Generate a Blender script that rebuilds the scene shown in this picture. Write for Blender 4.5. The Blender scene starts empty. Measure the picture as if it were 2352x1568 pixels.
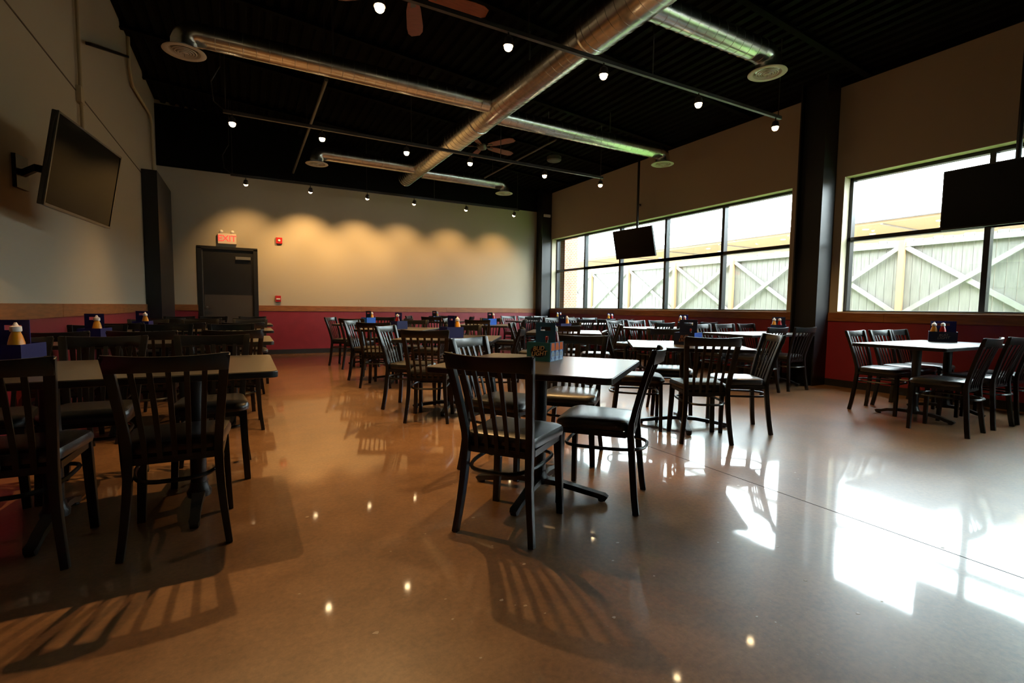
import bpy, bmesh, math, random
from mathutils import Vector, Matrix
random.seed(7)
C = bpy.context.scene.collection
PI = math.pi
S = bpy.context.scene

# ------------------------------------------------------------------ camera
CAM_H = 1.07
yw, pt, ro, FPX = .5002, -.0687, -.0122, 1117.41
fw = Vector((math.sin(yw)*math.cos(pt), math.cos(yw)*math.cos(pt), math.sin(pt)))
rt = Vector((math.cos(yw), -math.sin(yw), 0)); upv = rt.cross(fw)
Rv = math.cos(ro)*rt - math.sin(ro)*upv; Uv = Rv.cross(fw)
cd = bpy.data.cameras.new('camera'); cam = bpy.data.objects.new('camera', cd); C.objects.link(cam)
cd.sensor_width = 36; cd.lens = FPX/2352*36; cd.clip_start = .05; cd.clip_end = 200
cam.matrix_world = Matrix(((Rv.x, Uv.x, -fw.x, 0), (Rv.y, Uv.y, -fw.y, 0), (Rv.z, Uv.z, -fw.z, CAM_H), (0, 0, 0, 1)))
S.camera = cam
# ------------------------------------------------------------------ world, exposure, lamp strengths
w = bpy.data.worlds.new('overcast_sky'); S.world = w; w.use_nodes = True
bg = w.node_tree.nodes['Background']; bg.inputs[0].default_value = (.86, .95, 1, 1); bg.inputs[1].default_value = 23.0
S.view_settings.view_transform = 'Standard'; S.view_settings.look = 'None'
S.view_settings.gamma = 1; S.view_settings.exposure = 0.0; S.view_settings.use_curve_mapping = False
LAMP_WALL, LAMP_FLOOR = 165, 200
LAMP_COL = (1, .58, .22)
S.cycles.max_bounces = 8; S.cycles.diffuse_bounces = 4; S.cycles.glossy_bounces = 4
S.cycles.transparent_max_bounces = 8; S.cycles.sample_clamp_indirect = 4
S.cycles.caustics_reflective = False; S.cycles.caustics_refractive = False

# ------------------------------------------------------------------ materials
def mat(name, col, rough=.5, metal=0, coat=0, coatr=.05, noise=None, bump=None, emit=None, spec=.5):
    m = bpy.data.materials.new(name); m.use_nodes = True; nt = m.node_tree; b = nt.nodes['Principled BSDF']
    b.inputs['Base Color'].default_value = (*col, 1); b.inputs['Roughness'].default_value = rough
    b.inputs['Metallic'].default_value = metal; b.inputs['Coat Weight'].default_value = coat
    b.inputs['Coat Roughness'].default_value = coatr; b.inputs['Specular IOR Level'].default_value = spec
    if noise:      # (scale, darker factor, lighter factor, stretch)
        sc, lo, hi, st = noise
        tc = nt.nodes.new('ShaderNodeTexCoord'); mp = nt.nodes.new('ShaderNodeMapping'); mp.inputs['Scale'].default_value = st
        nz = nt.nodes.new('ShaderNodeTexNoise'); nz.inputs['Scale'].default_value = sc; nz.inputs['Detail'].default_value = 5
        cr = nt.nodes.new('ShaderNodeValToRGB')
        cr.color_ramp.elements[0].position = .3; cr.color_ramp.elements[1].position = .7
        cr.color_ramp.elements[0].color = (*[c*lo for c in col], 1); cr.color_ramp.elements[1].color = (*[min(1, c*hi) for c in col], 1)
        nt.links.new(tc.outputs['Object'], mp.inputs[0]); nt.links.new(mp.outputs[0], nz.inputs[0])
        nt.links.new(nz.outputs[0], cr.inputs[0]); nt.links.new(cr.outputs[0], b.inputs['Base Color'])
    if bump:
        tc = nt.nodes.new('ShaderNodeTexCoord'); nz = nt.nodes.new('ShaderNodeTexNoise'); nz.inputs['Scale'].default_value = bump[0]
        nz.inputs['Detail'].default_value = 4
        bp = nt.nodes.new('ShaderNodeBump'); bp.inputs['Strength'].default_value = bump[1]; bp.inputs['Distance'].default_value = .004
        nt.links.new(tc.outputs['Object'], nz.inputs[0]); nt.links.new(nz.outputs[0], bp.inputs['Height']); nt.links.new(bp.outputs[0], b.inputs['Normal'])
    if emit: b.inputs['Emission Color'].default_value = (*emit[:3], 1); b.inputs['Emission Strength'].default_value = emit[3]
    return m
M = {}
M['chair'] = mat('black_powder_coat', (.005, .005, .005), .33, bump=(300, .12), spec=.42)
M['rail'] = mat('black_lacquered_rail', (.005, .005, .005), .28, spec=.65)
M['vinyl'] = mat('black_vinyl', (.007, .007, .008), .36, coat=.6, coatr=.27, bump=(260, .35))
M['foot'] = mat('black_plastic', (.01, .01, .01), .5)
M['top'] = mat('walnut_laminate', (.042, .031, .022), .36, coat=1, coatr=.27, spec=.6, noise=(9, .85, 1.15, (1, 8, 1)))
M['edge'] = mat('black_edge_band', (.012, .012, .012), .3)
M['iron'] = mat('black_cast_iron', (.012, .012, .012), .38, bump=(120, .3))
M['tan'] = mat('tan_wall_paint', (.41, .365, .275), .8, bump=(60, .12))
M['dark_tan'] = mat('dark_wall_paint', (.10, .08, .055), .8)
M['black'] = mat('black_ceiling_paint', (.0028, .0028, .0024), 1, spec=.12)
M['steel'] = mat('black_steel_paint', (.008, .0085, .010), .42)
M['red'] = mat('red_wainscot_paint', (.22, .016, .027), .45, noise=(5, .92, 1.06, (1, 1, 1)))
M['wood'] = mat('stained_wood_trim', (.24, .085, .022), .45, noise=(6, .72, 1.25, (1, 1, 9)))
M['base'] = mat('black_rubber_base', (.012, .012, .012), .5)
M['frame'] = mat('dark_bronze_frame', (.025, .026, .028), .32, metal=.3)
M['reveal'] = mat('painted_reveal', (.50, .43, .31), .6)
M['duct'] = mat('galvanised_duct', (.64, .64, .62), .26, metal=1, noise=(14, .82, 1.1, (1, 1, 1)))
M['diff'] = mat('white_diffuser', (.62, .60, .55), .5)
M['dark'] = mat('dark_interior', (.004, .004, .004), .9)
M['tv'] = mat('tv_bezel', (.006, .006, .007), .35)
M['screen'] = mat('tv_screen', (.003, .0028, .0025), .08, spec=.1)
M['screen2'] = mat('matte_tv_screen', (.003, .003, .004), .3, spec=.15)
M['fanblade'] = mat('cherry_fan_blade', (.22, .045, .018), .4, noise=(8, .8, 1.15, (1, 6, 1)))
M['fanmetal'] = mat('brushed_fan_metal', (.14, .13, .12), .4, metal=1)
M['door'] = mat('dark_door_paint', (.010, .010, .009), .42)
M['kick'] = mat('brown_door_kick_panel', (.06, .05, .038), .42)
M['silver'] = mat('satin_metal', (.45, .44, .42), .3, metal=1)
M['white'] = mat('white_plastic', (.75, .73, .68), .4)
M['firered'] = mat('fire_alarm_red', (.45, .015, .015), .35)
M['lens'] = mat('clear_strobe_lens', (.8, .75, .7), .2)
M['exit'] = mat('exit_face', (.75, .62, .5), .5)
M['exitred'] = mat('lit_exit_letters', (.8, .05, .04), .5, emit=(1, .06, .05, 1.1))
M['bulb'] = mat('lit_bulb', (1, .8, .5), .4, emit=(1, .72, .38, 38))
M['tracklight'] = mat('black_track', (.03, .028, .026), .4)
M['tanpipe'] = mat('painted_conduit', (.40, .335, .20), .6)
M['darkpipe'] = mat('grey_pipe', (.09, .085, .08), .5, metal=.4)
M['navy'] = mat('navy_carton', (.003, .004, .08), .55, spec=.3)
M['teal'] = mat('teal_carton', (.026, .22, .29), .35)
M['tealdark'] = mat('blue_carton_divider', (.014, .12, .27), .38)
M['blue'] = mat('bright_blue_carton', (.01, .10, .55), .35)
M['darknavy'] = mat('dark_navy_carton', (.008, .018, .06), .35)
M['gold'] = mat('gold_print', (.95, .72, .34), .4)
M['copper'] = mat('copper_print', (.35, .16, .08), .4)
M['grey'] = mat('grey_print', (.32, .33, .33), .4)
M['oval'] = mat('black_oval_print', (.006, .008, .014), .3)
M['amber'] = mat('amber_print', (.9, .17, .012), .35)
M['label'] = mat('pale_blue_print', (.42, .62, .85), .4)
M['labeldk'] = mat('blue_print', (.03, .10, .35), .4)
M['mustard'] = mat('mustard_bottle', (.62, .27, .01), .3)
M['ketchup'] = mat('ketchup_bottle', (.33, .012, .012), .22)
M['hot'] = mat('hot_sauce_bottle', (.09, .010, .008), .2)
M['cap'] = mat('white_cap', (.85, .83, .8), .35)
M['grass'] = mat('lawn', (.14, .24, .05), .9, noise=(30, .6, 1.4, (1, 1, 1)))
M['fence'] = mat('weathered_fence_board', (.23, .215, .20), .85, noise=(5, .78, 1.2, (6, 6, .5)))
M['brace'] = mat('pale_fence_brace', (.30, .285, .265), .85, noise=(5, .85, 1.1, (1, 1, 1)))
M['post'] = mat('new_cedar_post', (.50, .27, .15), .8)
M['soffit'] = mat('tan_soffit', (.48, .33, .19), .7)
M['gutter'] = mat('grey_gutter', (.30, .31, .34), .5)
M['stucco'] = mat('cream_stucco', (.70, .55, .40), .85)
M['roof'] = mat('grey_roof', (.5, .5, .5), .8)
M['downlight'] = mat('lit_downlight', (1, .95, .85), .5, emit=(1, .93, .8, 6))
M['chip'] = mat('pale_aggregate_chip', (.46, .36, .27), .35)

M['screen'].node_tree.nodes['Principled BSDF'].inputs['IOR'].default_value = 1.22
def brick_mat():
    m = mat('brick', (.5, .2, .1), .8); nt = m.node_tree
    br = nt.nodes.new('ShaderNodeTexBrick'); tc = nt.nodes.new('ShaderNodeTexCoord'); mp = nt.nodes.new('ShaderNodeMapping')
    mp.inputs['Rotation'].default_value = (PI/2, 0, 0)
    br.inputs['Scale'].default_value = 5; br.inputs['Color1'].default_value = (.45, .17, .09, 1); br.inputs['Color2'].default_value = (.36, .13, .07, 1)
    br.inputs['Mortar'].default_value = (.5, .45, .4, 1)
    nt.links.new(tc.outputs['Object'], mp.inputs[0]); nt.links.new(mp.outputs[0], br.inputs[0]); nt.links.new(br.outputs[0], nt.nodes['Principled BSDF'].inputs['Base Color'])
    return m
M['brick'] = brick_mat()

def floor_mat():
    m = bpy.data.materials.new('polished_concrete'); m.use_nodes = True; nt = m.node_tree; L = nt.links.new; b = nt.nodes['Principled BSDF']
    N = lambda t: nt.nodes.new('ShaderNode'+t)
    tc = N('TexCoord')
    def noise(sc, det, rough=.55):
        n = N('TexNoise'); n.inputs['Scale'].default_value = sc; n.inputs['Detail'].default_value = det; n.inputs['Roughness'].default_value = rough
        L(tc.outputs['Object'], n.inputs[0]); return n
    a = noise(.9, 6, .62); f = noise(46, 4, .7); g = noise(6, 5, .6)
    r1 = N('ValToRGB'); e = r1.color_ramp.elements
    e[0].position = .32; e[0].color = (.16, .080, .033, 1); e[1].position = .68; e[1].color = (.30, .158, .070, 1)
    L(a.outputs[0], r1.inputs[0])
    r2 = N('ValToRGB'); e = r2.color_ramp.elements
    e[0].position = .35; e[0].color = (.78, .76, .74, 1); e[1].position = .66; e[1].color = (1.16, 1.14, 1.12, 1)
    L(f.outputs[0], r2.inputs[0])
    mx = N('MixRGB'); mx.blend_type = 'MULTIPLY'; mx.inputs[0].default_value = 1; L(r1.outputs[0], mx.inputs[1]); L(r2.outputs[0], mx.inputs[2])
    r3 = N('ValToRGB'); e = r3.color_ramp.elements
    e[0].position = .35; e[0].color = (.86, .84, .82, 1); e[1].position = .65; e[1].color = (1.1, 1.1, 1.1, 1)
    L(g.outputs[0], r3.inputs[0])
    mx2 = N('MixRGB'); mx2.blend_type = 'MULTIPLY'; mx2.inputs[0].default_value = 1; L(mx.outputs[0], mx2.inputs[1]); L(r3.outputs[0], mx2.inputs[2])
    # fine specks of exposed aggregate
    v = N('TexVoronoi'); v.inputs['Scale'].default_value = 26; L(tc.outputs['Object'], v.inputs[0])
    mt = N('Math'); mt.operation = 'LESS_THAN'; mt.inputs[1].default_value = .085; L(v.outputs['Distance'], mt.inputs[0])
    sp = N('MixRGB'); sp.inputs[2].default_value = (.26, .185, .12, 1)
    m5 = N('Math'); m5.operation = 'MULTIPLY'; m5.inputs[1].default_value = .55; L(mt.outputs[0], m5.inputs[0]); L(m5.outputs[0], sp.inputs[0])
    L(mx2.outputs[0], sp.inputs[1]); L(sp.outputs[0], b.inputs['Base Color'])
    rr = N('MapRange'); b.inputs['Specular IOR Level'].default_value = .85; rr.inputs['To Min'].default_value = .30; rr.inputs['To Max'].default_value = .42; L(g.outputs[0], rr.inputs[0]); L(rr.outputs[0], b.inputs['Roughness'])
    b.inputs['Coat Weight'].default_value = .9; b.inputs['Coat Roughness'].default_value = .05; b.inputs['Coat IOR'].default_value = 1.5
    bp = N('Bump'); bp.inputs['Strength'].default_value = .05; bp.inputs['Distance'].default_value = .01
    n3 = noise(2.2, 3); L(n3.outputs[0], bp.inputs['Height']); L(bp.outputs[0], b.inputs['Coat Normal'])
    return m
M['floor'] = floor_mat()

def glass_mat():
    m = bpy.data.materials.new('window_glass'); m.use_nodes = True; nt = m.node_tree; nt.nodes.clear(); L = nt.links.new
    o = nt.nodes.new('ShaderNodeOutputMaterial'); mx = nt.nodes.new('ShaderNodeMixShader'); t = nt.nodes.new('ShaderNodeBsdfTransparent')
    g = nt.nodes.new('ShaderNodeBsdfGlossy'); g.inputs['Roughness'].default_value = .01
    t.inputs[0].default_value = (.93, .96, .95, 1)
    mx.inputs[0].default_value = .06; L(t.outputs[0], mx.inputs[1]); L(g.outputs[0], mx.inputs[2]); L(mx.outputs[0], o.inputs[0])
    return m
M['glass'] = glass_mat()

# ------------------------------------------------------------------ helpers
class MB:
    def __init__(s): s.v = []; s.f = []; s.mi = []; s.cur = 0
    def add(s, vs, fs):
        k = len(s.v); s.v += [tuple(v) for v in vs]; s.f += [tuple(i+k for i in f) for f in fs]; s.mi += [s.cur]*len(fs); return s
    def box(s, a, b, X=None):
        x0, y0, z0 = a; x1, y1, z1 = b
        vs = [Vector(p) for p in ((x0,y0,z0),(x1,y0,z0),(x1,y1,z0),(x0,y1,z0),(x0,y0,z1),(x1,y0,z1),(x1,y1,z1),(x0,y1,z1))]
        if X: vs = [X @ p for p in vs]
        return s.add(vs, [(0,3,2,1),(4,5,6,7),(0,1,5,4),(1,2,6,5),(2,3,7,6),(3,0,4,7)])
    def cbox(s, c, d, X=None):
        return s.box([c[i]-d[i]/2 for i in range(3)], [c[i]+d[i]/2 for i in range(3)], X)
    def tube(s, pts, r, n=8, closed=False, flat=None, caps=True):
        pts = [Vector(p) for p in pts]; N = len(pts); rr = r if isinstance(r, (list, tuple)) else [r]*N
        vs = []; pn = None
        for i, p in enumerate(pts):
            if closed: t = pts[(i+1) % N]-pts[i-1]
            else: t = pts[min(i+1, N-1)]-pts[max(i-1, 0)]
            t.normalize()
            if pn is None:
                a = Vector((0, 0, 1)) if abs(t.z) < .9 else Vector((1, 0, 0)); pn = a.cross(t).normalized()
            else: pn = (pn-t*pn.dot(t)).normalized()
            bn = t.cross(pn)
            for k in range(n):
                a = 2*PI*k/n; vs.append(p+(pn*math.cos(a)+bn*math.sin(a))*rr[i])
        fs = []
        for i in range(N if closed else N-1):
            j = (i+1) % N
            for k in range(n): l = (k+1) % n; fs.append((i*n+k, i*n+l, j*n+l, j*n+k))
        if not closed and caps: fs += [tuple(range(n))[::-1], tuple(range((N-1)*n, N*n))]
        return s.add(vs, fs)
    def sweep(s, pts, w, d, side=None):
        # rectangular bar through pts; w = width along 'side' axis(x by default), d = depth
        pts = [Vector(p) for p in pts]; N = len(pts); vs = []
        ww = w if isinstance(w, (list, tuple)) else [w]*N; dd = d if isinstance(d, (list, tuple)) else [d]*N
        sd = Vector(side or (1, 0, 0)).normalized()
        for i, p in enumerate(pts):
            t = (pts[min(i+1, N-1)]-pts[max(i-1, 0)]).normalized()
            a = (sd-t*sd.dot(t)).normalized(); b = t.cross(a)
            for u, v in ((-1,-1),(1,-1),(1,1),(-1,1)): vs.append(p+a*u*ww[i]/2+b*v*dd[i]/2)
        fs = [(0,1,2,3), tuple((N-1)*4+k for k in (3,2,1,0))]
        for i in range(N-1):
            for k in range(4): l = (k+1) % 4; fs.append((i*4+k, (i+1)*4+k, (i+1)*4+l, i*4+l))
        return s.add(vs, fs)
    def lathe(s, prof, n=20, c=(0, 0, 0), X=None, caps=True):
        vs = []; N = len(prof); c = Vector(c)
        for r, z in prof:
            for k in range(n): a = 2*PI*k/n; p = Vector((r*math.cos(a), r*math.sin(a), z)); vs.append((X @ p if X else p)+c)
        fs = []
        for i in range(N-1):
            for k in range(n): l = (k+1) % n; fs.append((i*n+k, i*n+l, (i+1)*n+l, (i+1)*n+k))
        if caps: fs += [tuple(range(n))[::-1], tuple(range((N-1)*n, N*n))]
        return s.add(vs, fs)
    def prism(s, poly, z0, z1, X=None):
        n = len(poly); vs = [Vector((x, y, z0)) for x, y in poly]+[Vector((x, y, z1)) for x, y in poly]
        if X: vs = [X @ p for p in vs]
        fs = [tuple(range(n))[::-1], tuple(range(n, 2*n))]+[(k, (k+1) % n, n+(k+1) % n, n+k) for k in range(n)]
        return s.add(vs, fs)
    def mesh(s, name, mats, smooth=False, bevel=0):
        me = bpy.data.meshes.new(name); me.from_pydata(s.v, [], s.f)
        for m in (mats if isinstance(mats, (list, tuple)) else [mats]): me.materials.append(m)
        for p, i in zip(me.polygons, s.mi): p.material_index = i
        bm = bmesh.new(); bm.from_mesh(me)
        bmesh.ops.recalc_face_normals(bm, faces=bm.faces)
        if bevel: bmesh.ops.bevel(bm, geom=[e for e in bm.edges if len(e.link_faces) == 2 and e.calc_face_angle(0) > .5], offset=bevel, segments=2, affect='EDGES', profile=.6)
        bm.to_mesh(me); bm.free()
        if smooth:
            for p in me.polygons: p.use_smooth = True
            try: me.set_sharp_from_angle(angle=math.radians(38))
            except Exception: pass
        me.update(); return me
def rrect(w, d, r, n=5, cx=0, cy=0):
    out = []
    for sx, sy, a0 in ((1, 1, 0), (-1, 1, PI/2), (-1, -1, PI), (1, -1, 3*PI/2)):
        for k in range(n+1):
            a = a0+PI/2*k/n; out.append((cx+sx*(w/2-r)+r*math.cos(a), cy+sy*(d/2-r)+r*math.sin(a)))
    return out
def link(name, me, parent=None, loc=None, rz=None):
    o = bpy.data.objects.new(name, me); C.objects.link(o)
    if parent: o.parent = parent
    if loc: o.location = loc
    if rz is not None: o.rotation_euler = (0, 0, rz)
    return o
def part(name, mb, m, parent=None, smooth=False, bevel=0, loc=None):
    return link(name, mb.mesh(name, m, smooth, bevel), parent, loc)
def tag(o, label=None, cat=None, group=None, kind=None):
    if label: o['label'] = label
    if cat: o['category'] = cat
    if group: o['group'] = group
    if kind: o['kind'] = kind
    return o
def thing(name, loc=(0, 0, 0), rz=0, label=None, cat=None, group=None, kind=None):
    o = bpy.data.objects.new(name, None); o.empty_display_size = .1; C.objects.link(o); o.location = loc; o.rotation_euler = (0, 0, rz)
    return tag(o, label, cat, group, kind)
def struct(name, mb, m, parent=None, **k):
    o = part(name, mb, m, parent, **k)
    if not parent: o['kind'] = 'structure'
    return o
def dup(o, parent=None):
    c = o.copy(); C.objects.link(c)
    if parent: c.parent = parent
    for ch in list(o.children): dup(ch, c)
    return c
def text_mesh(txt, size, m, shear=0, ext=.0006, spacing=1, name='lettering'):
    cu = bpy.data.curves.new('t', 'FONT'); cu.body = txt; cu.size = size; cu.extrude = ext; cu.align_x = 'CENTER'; cu.align_y = 'CENTER'; cu.shear = shear
    cu.space_line = .82; cu.offset = size*.006; cu.space_character = spacing; cu.resolution_u = 3
    o = bpy.data.objects.new('t', cu); C.objects.link(o)
    bpy.context.view_layer.update()
    me = bpy.data.meshes.new_from_object(o.evaluated_get(bpy.context.evaluated_depsgraph_get()))
    bpy.data.objects.remove(o); me.name = name; me.materials.clear(); me.materials.append(m)
    return me

# ------------------------------------------------------------------ room shell
XL, XR, YB, YF = -1.46, 7.47, 11.78, -4.0
ZL, ZR = 4.99, 4.34                        # roof slopes down towards the windows
def zc(x): return ZL+(ZR-ZL)*(x-XL)/(XR-XL)
struct('floor', MB().box((XL-.2, YF-.2, -.12), (XR+.32, YB+.2, 0)), M['floor'])
g = MB(); g.box((2.747, YF, -.001), (2.753, YB, .0006))
fl = bpy.data.objects['floor']
part('control_joint', g, M['dark'], fl)
# patches of pale aggregate showing in the polish
random.seed(3)
ag = MB()
spots = [(.35, 1.55), (.62, 1.62), (.6, 1.5), (.8, 1.52), (.83, 1.47), (.86, 1.45), (.9, 1.38), (1.0, 1.7), (1.1, 1.25), (1.35, 1.55), (1.42, 1.38), (1.55, 1.02), (1.58, .97), (.15, 1.9), (.95, 1.9), (.72, 2.15), (2.1, 1.3), (.25, 2.6)]
spots += [(random.uniform(-.3, 3.2), random.uniform(.7, 3.2)) for _ in range(26)]
for x, y in spots:
    r = random.uniform(.003, .009); n = 7; a0 = random.random()*6
    ag.prism([(x+r*random.uniform(.6, 1.2)*math.cos(a0+2*PI*k/n)*1.4, y+r*random.uniform(.6, 1.2)*math.sin(a0+2*PI*k/n)) for k in range(n)], .0001, .0007)
tag(part('aggregate_chip', ag, M['chip'], fl), kind='stuff')

# ceiling deck and joists
ce = struct('ceiling', MB().add([(XL-.2, YF-.2, zc(XL-.2)), (XR+.3, YF-.2, zc(XR+.3)), (XR+.3, YB+.2, zc(XR+.3)), (XL-.2, YB+.2, zc(XL-.2)),
    (XL-.2, YF-.2, zc(XL-.2)+.15), (XR+.3, YF-.2, zc(XR+.3)+.15), (XR+.3, YB+.2, zc(XR+.3)+.15), (XL-.2, YB+.2, zc(XL-.2)+.15)],
    [(0,3,2,1),(4,5,6,7),(0,1,5,4),(1,2,6,5),(2,3,7,6),(3,0,4,7)]), M['black'])
j = MB()
for dz0, dz1, w2 in ((-.02, .0, .04), (-.10, -.085, .04), (-.095, -.01, .010)):
    for s in (0,):
        j.add([(XL, -w2, zc(XL)+dz0), (XR, -w2, zc(XR)+dz0), (XR, w2, zc(XR)+dz0), (XL, w2, zc(XL)+dz0), (XL, -w2, zc(XL)+dz1), (XR, -w2, zc(XR)+dz1), (XR, w2, zc(XR)+dz1), (XL, w2, zc(XL)+dz1)],
              [(0,3,2,1),(4,5,6,7),(0,1,5,4),(1,2,6,5),(2,3,7,6),(3,0,4,7)])
jm = j.mesh('joist', M['black'])
for k in range(9): link('joist', jm, ce, (0, -3.2+1.72*k, 0))
rb = MB()                                     # deck ribs
for k in range(58):
    x = XL+.1+k*.152
    rb.add([(x, YF, zc(x)-.04), (x+.07, YF, zc(x)-.045), (x+.07, YB, zc(x)-.045), (x, YB, zc(x)-.04), (x-.02, YF, zc(x)), (x+.09, YF, zc(x)-.003), (x+.09, YB, zc(x)-.003), (x-.02, YB, zc(x))],
           [(0,3,2,1),(0,1,5,4),(1,2,6,5),(2,3,7,6),(3,0,4,7)])
part('deck_rib', rb, M['black'], ce)

struct('wall_left', MB().box((XL-.2, YF-.2, 0), (XL, YB+.2, ZL)), M['tan'])
DX0, DX1, DZ = -.80, .19, 2.23
wb = MB(); wb.box((XL, YB, 0), (DX0, YB+.2, 5)); wb.box((DX1, YB, 0), (XR, YB+.2, 5)); wb.box((DX0, YB, DZ), (DX1, YB+.2, 5)); wb.box((DX0, YB+.15, 0), (DX1, YB+.2, DZ))
struct('wall_back', wb, M['tan'])
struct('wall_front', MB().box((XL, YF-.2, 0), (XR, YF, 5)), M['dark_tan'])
struct('trim_1', MB().box((XL, YB-.05, 3.745), (XR, YB, 4.9)), M['black'])             # black band over the back wall
W1 = (4.66, 11.44); W2 = (-2.9, 3.93); ZS, ZW = 1.065, 2.985
wr = MB()
wr.box((XR, YF, 0), (XR+.3, YB+.2, ZS)); wr.box((XR, YF, ZW), (XR+.3, YB+.2, ZR+.02))
for a, b in ((YF, W2[0]), (W2[1], W1[0]), (W1[1], YB+.2)): wr.box((XR, a, ZS), (XR+.3, b, ZW))
struct('wall_right', wr, M['tan'])

# windows
def window(n, y0, y1, mull):
    root = thing('window_%d' % n, (XR+.2, 0, 0), kind='structure')
    f = MB(); t = .055; d = .10
    f.box((-d/2, y0, ZS), (d/2, y0+t, ZW)); f.box((-d/2, y1-t, ZS), (d/2, y1, ZW)); f.box((-d/2, y0, ZS), (d/2, y1, ZS+.03)); f.box((-d/2, y0, ZW-t), (d/2, y1, ZW))
    part('frame', f, M['frame'], root, bevel=.004)
    ys = [y0]+mull+[y1]
    for y in mull: part('mullion', MB().box((-d/2, y-.028, ZS+.03), (d/2, y+.028, ZW-t)), M['frame'], root)
    for a, b in zip(ys[:-1], ys[1:]):
        part('transom_bar', MB().box((-d/2, a+.02, 2.08), (d/2, b-.02, 2.135)), M['frame'], root)
        part('pane', MB().box((-.004, a+.02, ZS+.02), (.004, b-.02, 2.085)), M['glass'], root)
        part('pane', MB().box((-.004, a+.02, 2.13), (.004, b-.02, ZW-.04)), M['glass'], root)
    r = MB(); e = .012                      # painted reveal lining
    r.box((-.2+.001, y0, ZW-e), (-.05, y1, ZW)); r.box((-.2+.001, y0, ZS), (-.05, y0+e, ZW)); r.box((-.2+.001, y1-e, ZS), (-.05, y1, ZW)); r.box((-.2+.001, y0, ZS), (-.05, y1, ZS+e))
    part('reveal', r, M['reveal'], root)
    return root
window(1, W1[0], W1[1], [10.13, 8.79, 7.40, 6.02])
window(2, W2[0], W2[1], [2.40, .95, -.5, -1.75])

# wainscot, wood trim and base boards
def wains(name, a, b, nx, ny):
    # a,b along the wall, (nx,ny) inward normal
    return struct(name, MB().box(a, b), M['red'])
struct('trim_2', MB().box((XL, YF, .10), (XL+.012, YB, .945)), M['red'])
struct('trim_12', MB().box((XR-.02, YF, 4.235), (XR, YB, 4.345)), M['black'])
tb = MB(); tb.box((XL, YB-.012, .10), (DX0-.05, YB, .945)); tb.box((DX1+.05, YB-.012, .10), (XR, YB, .945)); struct('trim_3', tb, M['red'])
struct('trim_4', MB().box((XR-.012, YF, .10), (XR, YB, .945)), M['red'])
def boards(name, axis, fixed, a, b, step, inward):
    root = thing(name, (0, 0, 0), kind='structure'); p = a; k = 0
    while p < b-.01:
        q = min(b, p+step); mb = MB()
        if axis == 'x': mb.box((p+.001, fixed-.022, .94), (q-.001, fixed, 1.06))
        else:
            x0, x1 = (fixed, fixed+.022) if inward > 0 else (fixed-.022, fixed)
            mb.box((x0, p+.001, .94), (x1, q-.001, 1.06))
        o = part('board', mb, M['wood'], root, bevel=.003); p = q; k += 1
    return root
boards('trim_5', 'y', XL, YF, YB, 2.44, 1); boards('trim_6', 'x', YB, XL, DX0-.05, 2.44, 0); boards('trim_7', 'x', YB, DX1+.05, XR, 2.13, 0); boards('trim_8', 'y', XR, YF, YB, 2.44, -1)
struct('baseboard_left', MB().box((XL, YF, 0), (XL+.014, YB, .10)), M['base'])
bb = MB(); bb.box((XL, YB-.014, 0), (DX0-.05, YB, .10)); bb.box((DX1+.05, YB-.014, 0), (XR, YB, .10)); struct('baseboard_back', bb, M['base'])
struct('baseboard_right', MB().box((XR-.014, YF, 0), (XR, YB, .10)), M['base'])

# door in the back wall
d = thing('door_1', (DX0, YB, 0), kind='structure'); DWid = DX1-DX0
f = MB(); f.box((-.05, -.02, 0), (.03, .14, DZ)); f.box((DWid-.03, -.02, 0), (DWid+.05, .14, DZ)); f.box((-.05, -.02, DZ-.03), (DWid+.05, .14, DZ+.03))
part('door_frame', f, M['door'], d, bevel=.003)
leaf = part('door_leaf', MB().box((.03, .03, .01), (DWid-.03, .075, DZ-.03)), M['door'], d)
part('lower_panel', MB().box((.06, .026, .03), (DWid-.06, .031, 1.27)), M['kick'], leaf)
part('edge_strip', MB().box((.035, .02, .02), (.047, .03, DZ-.05)), M['silver'], leaf)
hb = MB(); hb.lathe([(.026, 0), (.026, .008), (.010, .01), (.010, .045)], 14, (.105, .026, 1.0), Matrix.Rotation(PI/2, 3, 'X')); hb.box((.095, -.03, .99), (.21, -.012, 1.01))
part('door_handle', hb, M['silver'], leaf, smooth=True)
part('door_closer', MB().box((DWid-.36, -.035, DZ-.225), (DWid-.08, .03, DZ-.165)), M['silver'] if False else mat('grey_closer', (.14, .14, .13), .45), leaf, bevel=.006)

# steel columns
def hcol(name, x0, x1, y0, y1, z1, label):
    r = thing(name, (0, 0, 0), kind='structure'); t = .02
    m = MB(); m.box((x0, y0, 0), (x1, y0+t, z1)); part('flange', m, M['steel'], r)
    m = MB(); m.box((x0, y1-t, 0), (x1, y1, z1)); part('flange', m, M['steel'], r)
    m = MB(); m.box((x0+.08, y0+t, 0), (x1-.01, y1-t, z1)); part('web', m, M['steel'], r)
    return r
hcol('trim_9', 7.14, 7.46, 4.03, 4.40, zc(7.3), '')
struct('trim_10', MB().box((7.17, 11.46, 0), (7.465, 11.765, zc(7.3))), M['steel'])
lc = thing('trim_11', (0, 0, 0), kind='structure')
part('column_casing', MB().box((XL+.005, 10.05, 0), (-1.245, 11.76, 3.27)), M['steel'], lc)

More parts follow.
